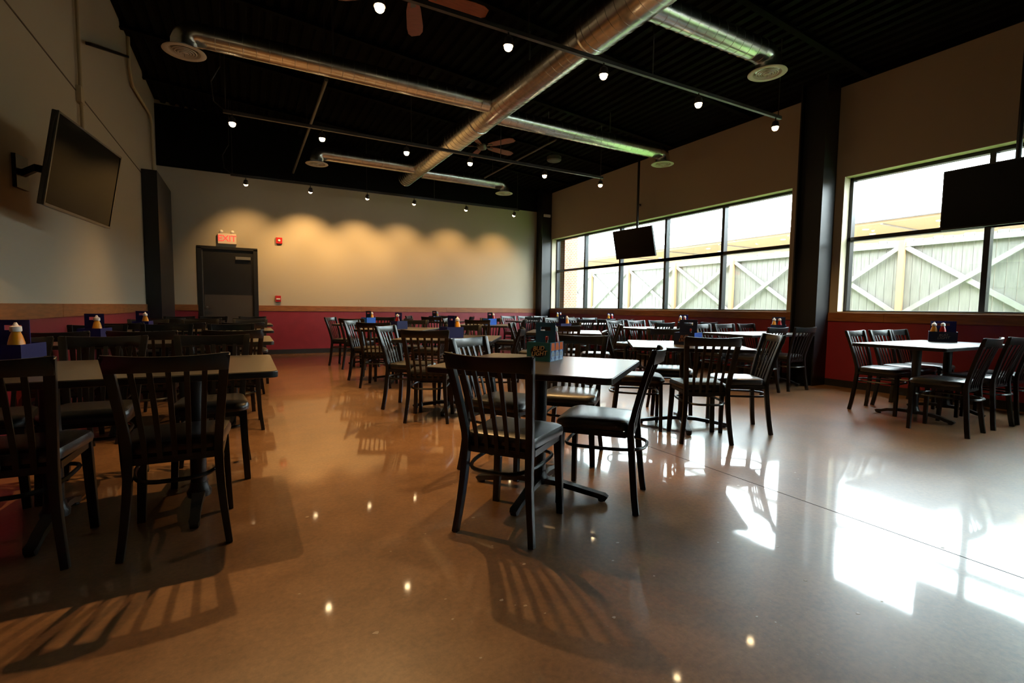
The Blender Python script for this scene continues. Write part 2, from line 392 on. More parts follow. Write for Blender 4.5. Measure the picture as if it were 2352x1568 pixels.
# ------------------------------------------------------------------ outdoors
tag(part('lawn', MB().box((XR+.3, -12, -.1), (11.05, 30, -.02)), M['grass']), kind='structure')
tag(part('bounce_ground', MB().box((11.05, -14, -.1), (30, 34, -.02)), mat('pale_bounce_concrete', (.50, .47, .42), .9, noise=(3, .9, 1.08, (1, 1, 1)))), kind='structure')  # unseen ground beyond the fence, made pale to bounce light onto the soffit
fx = 11.0
fe = thing('fence', (fx, 0, 0), label='tall weathered plank fence with crossed braces outside the windows', cat='fence')
bmesh_vars = [MB().box((0, -.069, 0), (.02, .069, h)).mesh('fence_board', M['fence']) for h in (2.46, 2.475, 2.45)]
y = -3.4; k = 0
while y < 20.5:
    link('board', bmesh_vars[k % 3], fe, (.02+random.uniform(-.004, .004), y, 0)); y += .145; k += 1
py = [-3.0, -1.1, .85, 2.75, 4.65, 6.5, 8.33, 10.24, 12.2, 14.14, 16.05, 17.95, 19.9]
pm = MB().box((-.09, -.045, 0), (0, .045, 2.44)).mesh('fence_post', M['post'])
rmm = {}
for a, b in zip(py[:-1], py[1:]):
    for z in (1.0, 2.36):
        part('rail', MB().box((-.045, a+.046, z-.045), (.0, b-.046, z+.045)), M['brace'], fe)
    for z0, z1, dx in ((1.05, 2.31, 0), (2.31, 1.05, -.022)):
        part('brace', MB().sweep([(-.03+dx, a+.05, z0), (-.03+dx, b-.05, z1)], .022, .085, (1, 0, 0)), M['brace'], fe)
for p in py: link('post', pm, fe, (0, p, 0))
# neighbouring building with deep eave
nb = thing('neighbouring_building', (14, 0, 0), label='low cream building with tan soffit and grey gutter beyond the fence', cat='building')
part('gutter', MB().box((-.12, -14, 3.36), (.02, 34, 3.50)), M['gutter'], nb)
part('soffit', MB().box((.02, -14, 3.30), (2.6, 34, 3.36)), M['soffit'], nb)
part('wall', MB().box((2.6, -14, 0), (2.9, 34, 3.36)), M['stucco'], nb)
part('roof', MB().add([(-.12, -14, 3.50), (9, -14, 3.9), (9, 34, 3.9), (-.12, 34, 3.50)], [(0, 1, 2, 3)]), M['roof'], nb)
for k in range(14): part('soffit_beam', MB().box((.03, -8+2.4*k, 3.27), (2.6, -7.94+2.4*k, 3.30)), M['brace'], nb)
for yy in (4.5, 5.3, 6.9, 9.2, 12.0, 15):
    for xx in (.7, 1.7): part('downlight', MB().lathe([(.07, 3.285), (.07, 3.30)], 12, (xx, yy+.3*xx, 0)), M['downlight'], nb)
br = tag(part('brick_pier', MB().box((XR+.31, 11.25, 0), (XR+.75, 11.75, 4)), M['brick']), 'red brick pier outside the far end of the long window', 'brick pier')

# ------------------------------------------------------------------ chair
def make_chair():
    r = thing('dining_chair')
    # seat cushion: rounded trapezoid, domed
    def seatpoly(k, n=7):
        out = []; P = [(.205*k, .215*k, .07*k), (-.205*k, .215*k, .07*k), (-.18*k, -.185*k, .05*k), (.18*k, -.185*k, .05*k)]
        for i, (x, y, rr) in enumerate(P):
            a0 = [0, PI/2, PI, 3*PI/2][i]; cx = x-math.copysign(rr, x); cy = y-math.copysign(rr, y)
            for q in range(n+1): a = a0+PI/2*q/n; out.append((cx+rr*math.cos(a), cy+rr*math.sin(a)))
        return out
    m = MB(); rings = [(.93, .425), (.985, .430), (1.0, .445), (.995, .460), (.965, .474), (.88, .482), (.6, .486), (.25, .487)]
    vs = []; n = 0
    for kk, z in rings:
        pl = seatpoly(kk); n = len(pl)
        for x, y in pl: vs.append((x, y, z - (.012*max(0, (y-.12)/.1)**2 if z > .45 else 0)))
    fs = [tuple(range(n))[::-1], tuple(range((len(rings)-1)*n, len(rings)*n))]
    for i in range(len(rings)-1):
        for q in range(n): l = (q+1) % n; fs.append((i*n+q, i*n+l, (i+1)*n+l, (i+1)*n+q))
    m.add(vs, fs); part('seat', m, M['vinyl'], r, smooth=True)
    m = MB()                                 # frame under the seat
    for a, b in (((-.17, .17), (.17, .17)), ((-.165, -.17), (.165, -.17)), ((-.17, -.17), (-.175, .17)), ((.17, -.17), (.175, .17))):
        m.sweep([(*a, .410), (*b, .410)], .03, .022, (0, 0, 1))
    part('seat_frame', m, M['chair'], r)
    def prof(z):   # centre line of the rear post: y and half spread
        if z < .44: t = z/.44; return -.235+.045*t**.8, .197-.034*math.sin(t*PI/2)
        t = (z-.44)/.425; return -.19-.085*t-.030*t*t, .163+.040*t**1.15
    zs = [0, .08, .16, .25, .34, .42, .48, .56, .64, .72, .80, .862]
    for s in (-1, 1):
        pts = [(s*prof(z)[1], prof(z)[0], z) for z in zs]
        m = MB().sweep(pts, [.027, .028, .030, .032, .034, .035, .035, .035, .035, .036, .037, .038], [.034]*6+[.028]*6)
        part('leg', m, M['chair'], r, smooth=True, bevel=.003)
        m = MB().sweep([(s*.187, .185, 0), (s*.178, .183, .2), (s*.170, .176, .425)], [.034, .038, .042], [.028, .030, .032])
        part('leg', m, M['chair'], r, smooth=True, bevel=.003)
    # curved top rail
    N = 14; vs = []
    for i in range(N+1):
        u = -1+2*i/N; x = u*.218; yb = -.305-.036*(1-u*u); top = .868-.010*(1-u*u); bot = .792+.002*(1-u*u)
        hw = .0095
        for (yy, zz) in ((yb+.012-hw, bot), (yb+.012+hw, bot), (yb+hw, top), (yb-hw, top)): vs.append((x*(1 if zz == top else .975), yy, zz))
    fs = [(0,1,2,3), tuple(N*4+k for k in (3,2,1,0))]
    for i in range(N):
        for q in range(4): l = (q+1) % 4; fs.append((i*4+q, (i+1)*4+q, (i+1)*4+l, i*4+l))
    part('top_rail', MB().add(vs, fs), M['rail'], r, smooth=True, bevel=.0025)
    for i in range(5):                       # slats
        u = (-1+2*(i+1)/6); pts = []
        for z in (.405, .48, .56, .64, .72, .80):
            y0, hs = prof(z); t = (z-.405)/.395
            pts.append((u*(hs*.97), y0-.03*(1-u*u)*t-.002, z))
        part('slat', MB().sweep(pts, .020, .008), M['chair'], r)
    part('lower_rail', MB().sweep([(-.155, -.188, .402), (0, -.192, .402), (.155, -.188, .402)], .03, .014, (0, 0, 1)), M['chair'], r)
    pts = []
    for k in range(36):                      # ring stretcher bowing out behind the rear legs
        a = 2*PI*k/36; c, s_ = math.cos(a), math.sin(a)
        x = .166*math.copysign(abs(c)**(.36 if s_ > 0 else .6), c); yv = (.170 if s_ > 0 else .262)*math.copysign(abs(s_)**(.5 if s_ > 0 else .85), s_); pts.append((x, yv, .325))
    part('stretcher', MB().tube(pts, .0095, 6, closed=True), M['chair'], r, smooth=True)
    return r
chair0 = make_chair(); used = [0]
def put_chair(x, y, deg, label, group):
    """x, y: middle of the top rail; deg: direction the sitter faces"""
    a = math.radians(deg); r = chair0 if not used[0] else dup(chair0); used[0] = 1
    r.location = (x+.30*math.cos(a), y+.30*math.sin(a), 0); r.rotation_euler = (0, 0, a-PI/2)
    tag(r, label, 'chair', group); return r

# ------------------------------------------------------------------ tables
ZT = .755
def add_top(r, w, dd):
    m = MB().prism(rrect(w, dd, .035), ZT-.032, ZT-.002); m.mi = [0]*len(m.f)
    t = part('tabletop', m, M['edge'], r, bevel=.004)
    part('laminate', MB().prism(rrect(w-.008, dd-.008, .032), ZT-.003, ZT), M['top'], t)
def add_ped(r, x, arms):
    m = MB(); m.tube([(x, 0, .06), (x, 0, ZT-.05)], .038, 16); part('column', m, M['iron'], r, smooth=True)
    m = MB(); m.sweep([(x-.2, 0, ZT-.042), (x+.2, 0, ZT-.042)], .03, .018, (0, 1, 0)); m.sweep([(x, -.2, ZT-.042), (x, .2, ZT-.042)], .03, .018, (1, 0, 0)); part('top_spider', m, M['iron'], r)
    m = MB()
    for a, ln in arms:
        c, s = math.cos(a), math.sin(a)
        prof = [(.03, .072), (.12, .068), (.22, .052), (ln-.06, .034), (ln-.015, .026), (ln, .016)]
        m.sweep([(x+c*t, s*t, z) for t, z in prof], [.062, .052, .044, .042, .046, .034], [.03, .03, .03, .028, .03, .03], (-s, c, 0))
        m.lathe([(.017, 0), (.02, .004), (.018, .014)], 10, (x+c*(ln-.03), s*(ln-.03), 0))
    m.lathe([(.055, .055), (.058, .08), (.046, .10), (.040, .13)], 16, (x, 0, 0))
    part('pedestal_base', m, M['iron'], r, smooth=True)
def square_table(x, y, deg, label, w=.98, dd=.98):
    r = thing('pedestal_table', (x, y, 0), math.radians(deg), label, 'table', 'square four-seat tables in the middle')
    add_top(r, w, dd); add_ped(r, 0, [(k*PI/2, .40) for k in range(4)]); return r
def long_table(x0, x1, y, dd, label, group, peds):
    r = thing('dining_table', ((x0+x1)/2, y, 0), 0, label, 'table', group); w = x1-x0
    add_top(r, w, dd)
    for px_ in peds: add_ped(r, px_-(x0+x1)/2, [(PI/2, .33), (-PI/2, .33)])
    return r

# ------------------------------------------------------------------ condiment cartons and bottles
def carton(x, y, deg, body, divider, end, print_m, oval, label, s=1.0, txt=True, flip=False):
    # local +x = along the lettered face, lettered face looks to -y
    r = thing('condiment_carton', (x, y, ZT), math.radians(deg), label, 'carton', 'cardboard condiment carriers on the tables')
    W, D, Hh, HT, t = .155*s, .20, .112, .228, .004
    m = MB(); m.box((-W/2, -D/2, 0), (W/2, -D/2+t, Hh)); m.box((-W/2, D/2-t, 0), (W/2, D/2, Hh)); m.box((-W/2, -D/2+t, 0), (W/2, D/2-t, t))
    part('box_body', m, body, r)
    for s_ in (-1, 1): part('side_panel', MB().cbox((s_*(W/2-t/2), 0, (Hh+t)/2), (t, D-2*t, Hh-t)), end, r)
    # divider with hand hole
    iw = W/2-.012; m = MB(); hz0, hz1, hw = HT-.050, HT-.026, .034*s
    m.box((-iw, -t/2, t), (iw, t/2, hz0)); m.box((-iw, -t/2, hz1), (iw, t/2, HT)); m.box((-iw, -t/2, hz0), (-hw, t/2, hz1)); m.box((hw, -t/2, hz0), (iw, t/2, hz1))
    part('handle_divider', m, divider, r)
    if oval:
        pl = [(.052*s*math.cos(2*PI*k/24), .058+.034*math.sin(2*PI*k/24)) for k in range(24)]
        X = Matrix(((1, 0, 0), (0, 0, -1), (0, 1, 0)))
        part('emblem', MB().prism(pl, D/2+.0002, D/2+.0007, X), M['oval'], r)
    if txt:
        me = text_mesh('BUD\nLIGHT', .037, print_m, .25)
        o = link('lettering', me, r, (.002, -D/2-.0015, .060)); o.rotation_euler = (PI/2, -.10, 0)
    return r
def bottle_prints(r, W=.155, D=.20):
    # printed row of amber bottles with blue labels on the +x side panel
    X = Matrix(((0, 0, 1), (1, 0, 0), (0, 1, 0))); e = W/2
    m = MB(); m.box((e+.0002, -D/2+.004, .002), (e+.0008, D/2-.004, .110)); part('printed_panel', m, M['labeldk'], r)
    a = MB(); b = MB(); c = MB()
    for k in range(3):
        cy = -.063+.063*k
        a.prism([(cy-.027, .064), (cy+.027, .064), (cy+.021, .109), (cy-.021, .109)], e+.0010, e+.0014, X)
        b.prism([(cy-.025+.004*math.cos(q), .012+.0) if False else (cy+.026*math.cos(2*PI*q/14), .037+.028*math.sin(2*PI*q/14)) for q in range(14)], e+.0015, e+.0019, X)
        c.prism([(cy-.026, .001), (cy+.026, .001), (cy+.024, .014), (cy-.024, .014)], e+.0010, e+.0014, X)
    part('amber_bottle_print', a, M['amber'], r); part('blue_label_print', b, M['label'], r); part('print_foot', c, M['label'], r)
    for k in range(3):
        o = link('lettering', text_mesh('BUD\nLIGHT', .014, M['white'], .2, .0003), r, (e+.0025, -.063+.063*k, .040)); o.rotation_euler = (PI/2, 0, PI/2)
BOT = {}
def bottle(kind, x, y, label):
    if kind not in BOT:
        r = thing(kind+'_bottle')
        if kind == 'hot_sauce':
            part('glass_body', MB().lathe([(.017, 0), (.019, .004), (.019, .080), (.013, .095), (.007, .105), (.007, .122)], 14), M['hot'], r, smooth=True)
            part('cap', MB().lathe([(.0085, .120), (.0085, .140), (.006, .142)], 12), M['firered'], r, smooth=True)
        else:
            part('squeeze_body', MB().lathe([(.030, 0), (.034, .006), (.035, .05), (.033, .09), (.031, .115), (.024, .145), (.017, .165), (.015, .172)], 18), M[kind], r, smooth=True)
            part('cap', MB().lathe([(.020, .170), (.021, .174), (.019, .196), (.010, .199), (.008, .206)] if kind == 'ketchup' else [(.021, .168), (.023, .172), (.022, .192), (.012, .196), (.005, .212)], 16), M['cap'], r, smooth=True)
        BOT[kind] = r; o = r
    else: o = dup(BOT[kind])
    o.location = (x, y, ZT+.005); tag(o, label, 'bottle', kind.replace('_', ' ')+' bottles in the cartons'); return o

def in_carton(x, y, deg, lx, ly):
    a = math.radians(deg); return x+lx*math.cos(a)-ly*math.sin(a), y+lx*math.sin(a)+ly*math.cos(a)

# middle square tables ------------------------------------------------
# key: centre, rotation, description, sides {side: (rail x, rail y, facing) or None for default}
def rail_def(cx, cy, deg, da, r=.735):
    t = math.radians(deg+da); return (cx+r*math.cos(t), cy+r*math.sin(t), deg+da+180)
MID = [
 ('A', 1.49, 2.375, 39, 'nearest square table in the middle, with the teal carton', .91, 1.0),
 ('B', 3.55, 3.17, 51, 'square table right of the nearest one, by the black column side', .98, .98),
 ('F', 1.88, 4.78, 57, 'second square table beside the left aisle, with a navy carton', .98, .98),
 ('E', 3.87, 5.56, 53, 'second square table back in the right middle line', .98, .98),
 ('G', 1.95, 6.97, 55, 'third square table beside the left aisle', .98, .98),
 ('H', 3.89, 8.17, 55, 'third square table back in the right middle line', .98, .98),
 ('J', 1.97, 9.02, 55, 'farthest square table beside the left aisle', .98, .98),
 ('I', 3.90, 10.55, 55, 'farthest square table in the middle, near the back wall', .98, .98)]
short = {'A': 'nearest middle table', 'B': 'square table right of the nearest middle one', 'F': 'second square table along the left aisle', 'E': 'square table behind the teal carton',
         'G': 'third square table along the left aisle', 'H': 'square table third in the right middle line', 'J': 'last square table along the left aisle', 'I': 'last middle table before the back wall'}
tcol = {'A': 'dark laminate-topped pedestal table nearest the camera, holding the teal carton', 'B': 'square pedestal table right of the nearest one, holding the dark navy carton',
        'F': 'second square table back beside the left aisle, with a navy carton', 'E': 'window-lit square table directly behind the teal carton',
        'G': 'third square table back beside the left aisle, with only a ketchup bottle showing', 'H': 'third square table of the right middle line, with bright blue carton',
        'J': 'last square table beside the left aisle, closest to the exit door', 'I': 'last middle square table, just before the back wall'}
OV = {('A', 'near'): (.925, 1.915, 37), ('A', 'right'): (1.955, 1.935, 131), ('A', 'far'): (2.27, 3.06, -136), ('A', 'left'): (1.35, 3.085, -58),
      ('B', 'near'): (3.17, 2.55, 58), ('B', 'right'): (4.13, 2.69, 146), ('B', 'far'): (4.05, 3.86, -129), ('B', 'left'): (2.93, 3.53, -40),
      ('F', 'near'): (1.40, 4.19, 61), ('F', 'left'): (1.31, 5.22, -42), ('G', 'near'): (1.43, 6.33, 62), ('G', 'left'): (1.36, 7.42, -42)}
old = {'A': (1.52, 2.40, 37), 'B': (3.53, 3.14, 51), 'E': (3.83, 5.50, 53), 'F': (1.85, 4.73, 57), 'G': (1.92, 6.9, 55), 'H': (3.85, 8.1, 55), 'J': (1.95, 8.95, 55), 'I': (3.87, 10.5, 55)}
OV[('F', 'far')] = (2.275, 5.375, 237)
sidename = {'near': 'with back to camera at', 'left': 'on the left of', 'far': 'facing camera behind', 'right': 'on the right of'}
for key, cx, cy, deg, desc, w_, d_ in MID:
    square_table(cx, cy, deg, tcol[key], w_, d_)
    for side, da in (('near', 180), ('left', 90), ('far', 0), ('right', -90)):
        p = OV.get((key, side)) or rail_def(*old[key], da)
        put_chair(*p, 'black chair %s the %s' % (sidename[side], short[key]), 'slat-back chairs around the square tables')

# window-side long tables ------------------------------------------------
WR = [('R', 5.47, 7.0, 2.33, 'under the right-hand window'), ('C', 5.72, 7.22, 4.42, 'just behind the black column'), ('D', 5.72, 7.22, 6.37, 'third along the window wall'),
      ('K', 5.72, 7.22, 8.42, 'fourth along the window wall, behind the hanging television'), ('N', 5.72, 7.22, 10.47, 'in the back right corner')]
nm = ['inner end', 'centre', 'window end']
sd = {'R': 'under the right-hand window', 'C': 'behind the black column', 'D': 'third along the window wall', 'K': 'fourth along the window wall', 'N': 'in the back right corner'}
for key, x0, x1, y, desc in WR:
    long_table(x0, x1, y, .78, 'long pale-lit table %s' % desc, 'long tables along the window wall', (5.93, 6.63) if key == 'R' else (6.02, 6.92))
    for side in ('near', 'far'):
        xs = [5.98, 6.5, 7.02]
        if key == 'R': xs = [6.02, 6.55, 7.0] if side == 'far' else [5.60, 6.20, 6.73]
        if key == 'C' and side == 'near': xs = [5.93, 6.52]
        if key == 'N': xs = [5.94, 6.44, 6.92]
        for i, x in enumerate(xs):
            yy = y-(.66 if key == 'R' else .62) if side == 'near' else y+.62
            if key == 'K': yy += .05
            aim = 90 if side == 'near' else -90
            put_chair(x, yy, aim+[3, -2, 2][i], 'black chair, %s side, %s, at table %s' % (side, nm[i], sd[key]), 'slat-back chairs along the window wall')
# left-wall long tables ------------------------------------------------
LW = [('L1', -1.40, .13, 3.02, 'nearest the camera', [(-.285, 2.415), (-.86, 2.46)], [(-.20, 3.84), (-.775, 3.86), (-1.235, 3.85)]),
      ('L2', -1.40, .21, 5.15, 'second from the camera', [(-.09, 4.57), (-.69, 4.57), (-1.22, 4.56)], [(-.14, 5.98), (-.70, 5.98), (-1.22, 5.86)]),
      ('L3', -1.40, .30, 7.14, 'third from the camera', [(-.03, 6.45), (-.62, 6.45), (-1.18, 6.45)], [(.05, 7.85), (-.55, 7.85), (-1.12, 7.85)]),
      ('L4', -1.15, .38, 9.17, 'farthest, by the exit door', [(.04, 8.50), (-.54, 8.50), (-1.0, 8.5)], [(.1, 9.85), (-.5, 9.85), (-.98, 9.82)])]
PED = {'L1': (-.24, -.82), 'L2': (-.12, -.955), 'L3': (.02, -.60), 'L4': (.07, -.55)}
nl = ['aisle end', 'centre', 'wall end']
for key, x0, x1, y, desc, near, far in LW:
    long_table(x0, x1, y, .89, 'dark long table along the left wall, %s' % desc, 'long tables along the left wall', PED[key])
    for side, pts in (('near', near), ('far', far)):
        for i, (x, yy) in enumerate(pts):
            put_chair(x, yy, (90 if side == 'near' else -90)+[0, -2, 3][i], 'shadowed black chair, %s side, %s, at left-wall table %s' % (side, nl[i], desc.split(',')[0]), 'slat-back chairs along the left wall')

# cartons: x, y, rot, body, divider, end, print, oval, label, mustard?, ketchup?
CT = [
 ('A', 1.612, 2.52, -57, 'teal', 'tealdark', 'teal', 'gold', True, 'teal carton with gold lettering and printed bottles on the nearest table', 1, True),
 ('B', 3.57, 3.15, -69, 'darknavy', 'darknavy', 'blue', 'copper', False, 'dark navy carton with small copper lettering and bright blue side', 1.2, True),
 ('F', 1.87, 4.74, -79, 'navy', 'navy', 'navy', 'grey', False, 'plain navy carton on the second table along the left aisle', 1, False),
 ('E', 3.84, 5.58, -80, 'navy', 'navy', 'navy', 'grey', False, 'bright navy carton directly behind the teal one', 1, False),
 ('G', 1.90, 6.85, -60, 'navy', 'navy', 'navy', 'grey', False, 'low navy carton with ketchup bottle beside the left aisle', 1, False),
 ('H', 3.99, 8.17, -72, 'blue', 'darknavy', 'blue', 'grey', False, 'bright blue carton with a dark handle near the back wall', 1, False),
 ('J', 1.95, 9.02, -62, 'blue', 'darknavy', 'blue', 'grey', False, 'blue carton with dark handle on the last aisle table', 1, False),
 ('I', 3.75, 10.55, -65, 'darknavy', 'darknavy', 'darknavy', 'grey', False, 'small dark carton on the last middle table', 1, False),
 ('R', 6.80, 2.45, -68, 'darknavy', 'navy', 'darknavy', 'grey', False, 'wide navy carton with grey lettering below the right-hand window', 1.55, True),
 ('C', 7.02, 4.50, -57, 'darknavy', 'darknavy', 'darknavy', 'grey', False, 'dark carton on the table beside the black column', 1.3, False),
 ('D', 7.08, 6.37, -48, 'navy', 'navy', 'navy', 'grey', False, 'navy carton with two white caps at the wall, third window table', 1.2, False),
 ('K', 7.08, 8.42, -40, 'navy', 'navy', 'navy', 'grey', False, 'navy carton on the window table beneath the hanging television', 1.1, False),
 ('N', 7.08, 10.45, -35, 'navy', 'navy', 'navy', 'grey', False, 'tiny navy carton in the back right corner', 1, False),
 ('L1', -1.0, 3.25, -11, 'navy', 'navy', 'navy', 'grey', False, 'navy carton at the left edge on the nearest dark table', 1, False),
 ('L2', -1.08, 5.08, -10, 'navy', 'navy', 'navy', 'grey', False, 'navy carton on the second dark table by the left wall', 1, False),
 ('L3', -1.06, 7.05, -5, 'navy', 'navy', 'navy', 'grey', False, 'navy carton on the third dark table by the left wall', 1, False)]
where = {'A': 'the teal carton', 'B': 'the dark navy carton with copper lettering', 'F': 'the navy carton second along the aisle', 'E': 'the navy carton behind the teal one', 'G': 'the low navy carton beside the aisle',
         'H': 'the bright blue carton', 'J': 'the blue carton nearest the exit door', 'I': 'the small dark carton before the back wall', 'R': 'the wide carton under the right window', 'C': 'the carton beside the black column',
         'D': 'the carton third along the window wall', 'K': 'the carton beneath the hanging television', 'N': 'the carton in the back right corner', 'L1': 'the carton at the left edge of the picture', 'L2': 'the second carton along the left wall', 'L3': 'the third carton along the left wall'}
for key, x, y, deg, b_, dv, en, pr_, ov, lab, s, tx in CT:
    lift = ZT
    r = carton(x, y, deg, M[b_], M[dv], M[en], M[pr_], ov, lab, s, tx)
    if key == 'A': bottle_prints(r)
    W = .155*s
    if key == 'A':
        bottle('ketchup', *in_carton(x, y, deg, .036, .055), 'red ketchup bottle with white cap in '+where[key])
        bottle('hot_sauce', *in_carton(x, y, deg, .030, -.045), 'small red-capped sauce bottle in front of the divider of '+where[key])
    elif key == 'G': bottle('ketchup', *in_carton(x, y, deg, .03, -.05), 'red ketchup bottle in '+where[key])
    elif key == 'B':
        bottle('mustard', *in_carton(x, y, deg, .036, .055), 'yellow mustard bottle in '+where[key])
        bottle('hot_sauce', *in_carton(x, y, deg, .040, -.045), 'small red-capped sauce bottle in '+where[key])
    elif key in 'F E J I'.split():
        bottle('mustard', *in_carton(x, y, deg, .036, .052), 'yellow mustard bottle in '+where[key])
    elif key == 'H': bottle('ketchup', *in_carton(x, y, deg, .036, .052), 'ketchup bottle in '+where[key])
    elif key in 'L1 L2 L3'.split():
        bottle('mustard', *in_carton(x, y, deg, .036, -.05), 'yellow mustard bottle in '+where[key])
    else:
        bottle('mustard', *in_carton(x, y, deg, -W/2+.042, -.05), 'yellow mustard bottle in '+where[key])
        bottle('ketchup', *in_carton(x, y, deg, -W/2+.042+.074, -.05), 'red ketchup bottle in '+where[key])

# ------------------------------------------------------------------ ducts
def spiral_duct(name, p0, p1, r0, label, group, r1=None, end_cap=True, segs=None, parent=None):
    p0, p1 = Vector(p0), Vector(p1); L_ = (p1-p0).length; dirv = (p1-p0)/L_
    n = max(2, int(L_/.13)); pts = []; rs = []
    for i in range(n+1):
        t = i/n; rad = r0
        if segs: rad = [q for q in segs if t*L_ <= q[0]+1e-6][0][1]
        for off, k in ((0, 0), (.002, .003), (.007, .003), (.009, 0)):
            q = p0+dirv*min(L_, t*L_+off)
            pts.append(q); rs.append(rad+k)
    return pts, rs
def duct_thing(name, p0, p1, r, label, group, segs=None, collars=()):
    root = thing(name, p0, 0, label, 'duct', group)
    pts, rs = spiral_duct(name, p0, p1, r, '', '', segs=segs)
    pts = [p-Vector(p0) for p in pts]
    # keep points strictly increasing
    out = [pts[0]]; orr = [rs[0]]
    for p, q in zip(pts[1:], rs[1:]):
        if (p-out[-1]).length > .001: out.append(p); orr.append(q)
    part('duct_pipe', MB().tube(out, orr, 26), M['duct'], root, smooth=True)
    d_ = (Vector(p1)-Vector(p0)).normalized()
    for t, rr in collars:
        part('collar', MB().tube([d_*(t-.04), d_*(t-.035), d_*(t+.035), d_*(t+.04)], [rr, rr+.012, rr+.012, rr], 26), M['duct'], root, smooth=True)
    return root
ZD = 3.98
duct_thing('spiral_duct', (3.27, 11.15, ZD), (3.27, -3.2, ZD), .20, 'large galvanised main duct running from the back wall towards the camera', 'exposed ceiling ducts',
           segs=[(2.95, .155), (6.9, .19), (40, .225)], collars=((2.95, .185), (4.0, .19), (6.9, .22)))
def branch(x0, x1, y, lab, dlab):
    s = 1 if x1 > x0 else -1
    duct_thing('branch_duct', (x0, y, ZD), (x1-s*.16, y, ZD), .125, lab, 'exposed ceiling ducts')
    root = thing('air_diffuser', (x1, y, ZD-.21), 0, dlab, 'air diffuser', 'round ceiling air diffusers')
    m = MB(); pts = [(-s*.17, 0, .21), (-s*.11, 0, .207), (-s*.06, 0, .19), (-s*.02, 0, .155), (0, 0, .10), (0, 0, .03)]
    part('elbow', m.tube(pts, [.128, .130, .128, .128, .127, .127], 22), M['duct'], root, smooth=True)
    fl_ = part('flange_ring', MB().lathe([(.125, .045), (.135, .03), (.200, .006), (.205, -.002), (.195, -.008), (.150, -.004), (.135, .012), (.128, .03), (.125, .045)], 32, caps=False), M['diff'], root, smooth=True)
    for q in range(4):
        rr = .112-.026*q
        part('cone_ring', MB().tube([(rr*math.cos(2*PI*k/28), rr*math.sin(2*PI*k/28), -.001-.004*q) for k in range(28)], .0062, 6, closed=True), M['diff'], root, smooth=True)
    part('throat_shade', MB().lathe([(.126, .034), (.126, .038)], 24), M['dark'], root)  # black disc added as the shade inside the open duct
    part('hub', MB().lathe([(.012, -.018), (.026, -.012), (.028, .0)], 14), M['diff'], root, smooth=True)
    part('damper_screw', MB().tube([(0, 0, -.016), (0, 0, -.05)], .004, 6), M['silver'], root)
branch(3.10, -.52, 6.47, 'long left branch duct crossing the dark ceiling', 'round diffuser at the top left of the picture')
branch(3.45, 6.86, 6.80, 'window-lit right branch duct halfway down the room', 'round diffuser above the hanging television')
branch(3.15, 1.25, 10.15, 'short left branch duct nearest the back wall', 'small round diffuser left of the main duct end')
branch(3.42, 5.42, 10.40, 'short right branch duct nearest the back wall', 'small round diffuser in the back right of the ceiling')
branch(3.48, 5.27, 3.66, 'bright window-lit branch duct nearest the camera', 'large round diffuser nearest the windows')
hg = MB()
for k, (x, yv) in enumerate(((3.27, 9.6), (3.27, 5.6), (3.27, 1.5), (1.0, 6.47), (5.6, 6.8))):
    h = thing('duct_hanger', (x, yv, 0), 0, 'thin black strap holding up %s' % ['the far end of the main duct', 'the main duct at its middle', 'the near part of the main duct', 'the long left branch duct', 'the right branch duct'][k], 'hanger', 'duct hangers')
    part('strap', MB().box((-.012, -.002, ZD+(.19 if k < 3 else .12)), (.012, .002, zc(x)-.02)), M['tracklight'], h)

# ------------------------------------------------------------------ track lights
def track(y, x0, x1, z, lab, heads, row, aim, power, spread):
    t = thing('light_track', (0, y, z+.13), 0, lab, 'light track', 'black ceiling light tracks')
    part('track_bar', MB().box((x0, -.018, -.018), (x1, .018, .018)), M['tracklight'], t)
    part('conduit', MB().tube([(x0, .05, .035), (x1, .05, .035)], .012, 8), M['darkpipe'], t)
    for x in (x0+.03, (x0+x1)/2-.6, (x0+x1)/2+.9, x1-.05):
        part('hanging_rod', MB().tube([(x, 0, .018), (x, 0, zc(x)-(z+.13)-.02)], .006, 6), M['tracklight'], t)
    part('feed_cable', MB().tube([(x0+.02, .02, .02), (x0-.1, .03, .12), (x0-.12, .03, .35), (x0-.02, .02, .55), (x0, .02, zc(x0)-(z+.13)-.02)], .007, 6), M['tracklight'], t)
    ordn = ['leftmost', 'second from left', 'third from left', 'fourth from left', 'fifth from left', 'rightmost']
    for i, x in enumerate(heads):
        h = thing('track_spotlight', (x, y, z), 0, 'lit spotlight, %s on the %s' % (ordn[i], row), 'spotlight', 'lit track spotlights')
        part('stem', MB().tube([(0, 0, .112), (0, 0, .05)], .008, 8), M['tracklight'], h)
        tilt = Matrix.Rotation(aim[i][0], 3, 'X') @ Matrix.Identity(3)
        part('can', MB().lathe([(.020, .075), (.034, .065), (.042, .03), (.046, 0), (.043, 0), (.038, .03), (.01, .055)], 18, (0, 0, 0), tilt), M['tracklight'], h, smooth=True)
        part('bulb', MB().lathe([(.004, -.042), (.022, -.038), (.034, -.024), (.038, -.004), (.034, .014), (.02, .03)], 16, (0, 0, 0), tilt), M['bulb'], h, smooth=True)
        ld = bpy.data.lights.new('spot', 'SPOT'); ld.energy = power*aim[i][1]; ld.color = LAMP_COL; ld.spot_size = spread; ld.spot_blend = 1.0 if spread < 1.6 else .75; ld.shadow_soft_size = .022
        lo = bpy.data.objects.new('beam', ld); C.objects.link(lo); lo.parent = h
        d_ = tilt @ Vector((0, 0, -1)); lo.location = d_*.052
        lo.rotation_euler = d_.to_track_quat('-Z', 'Y').to_euler()
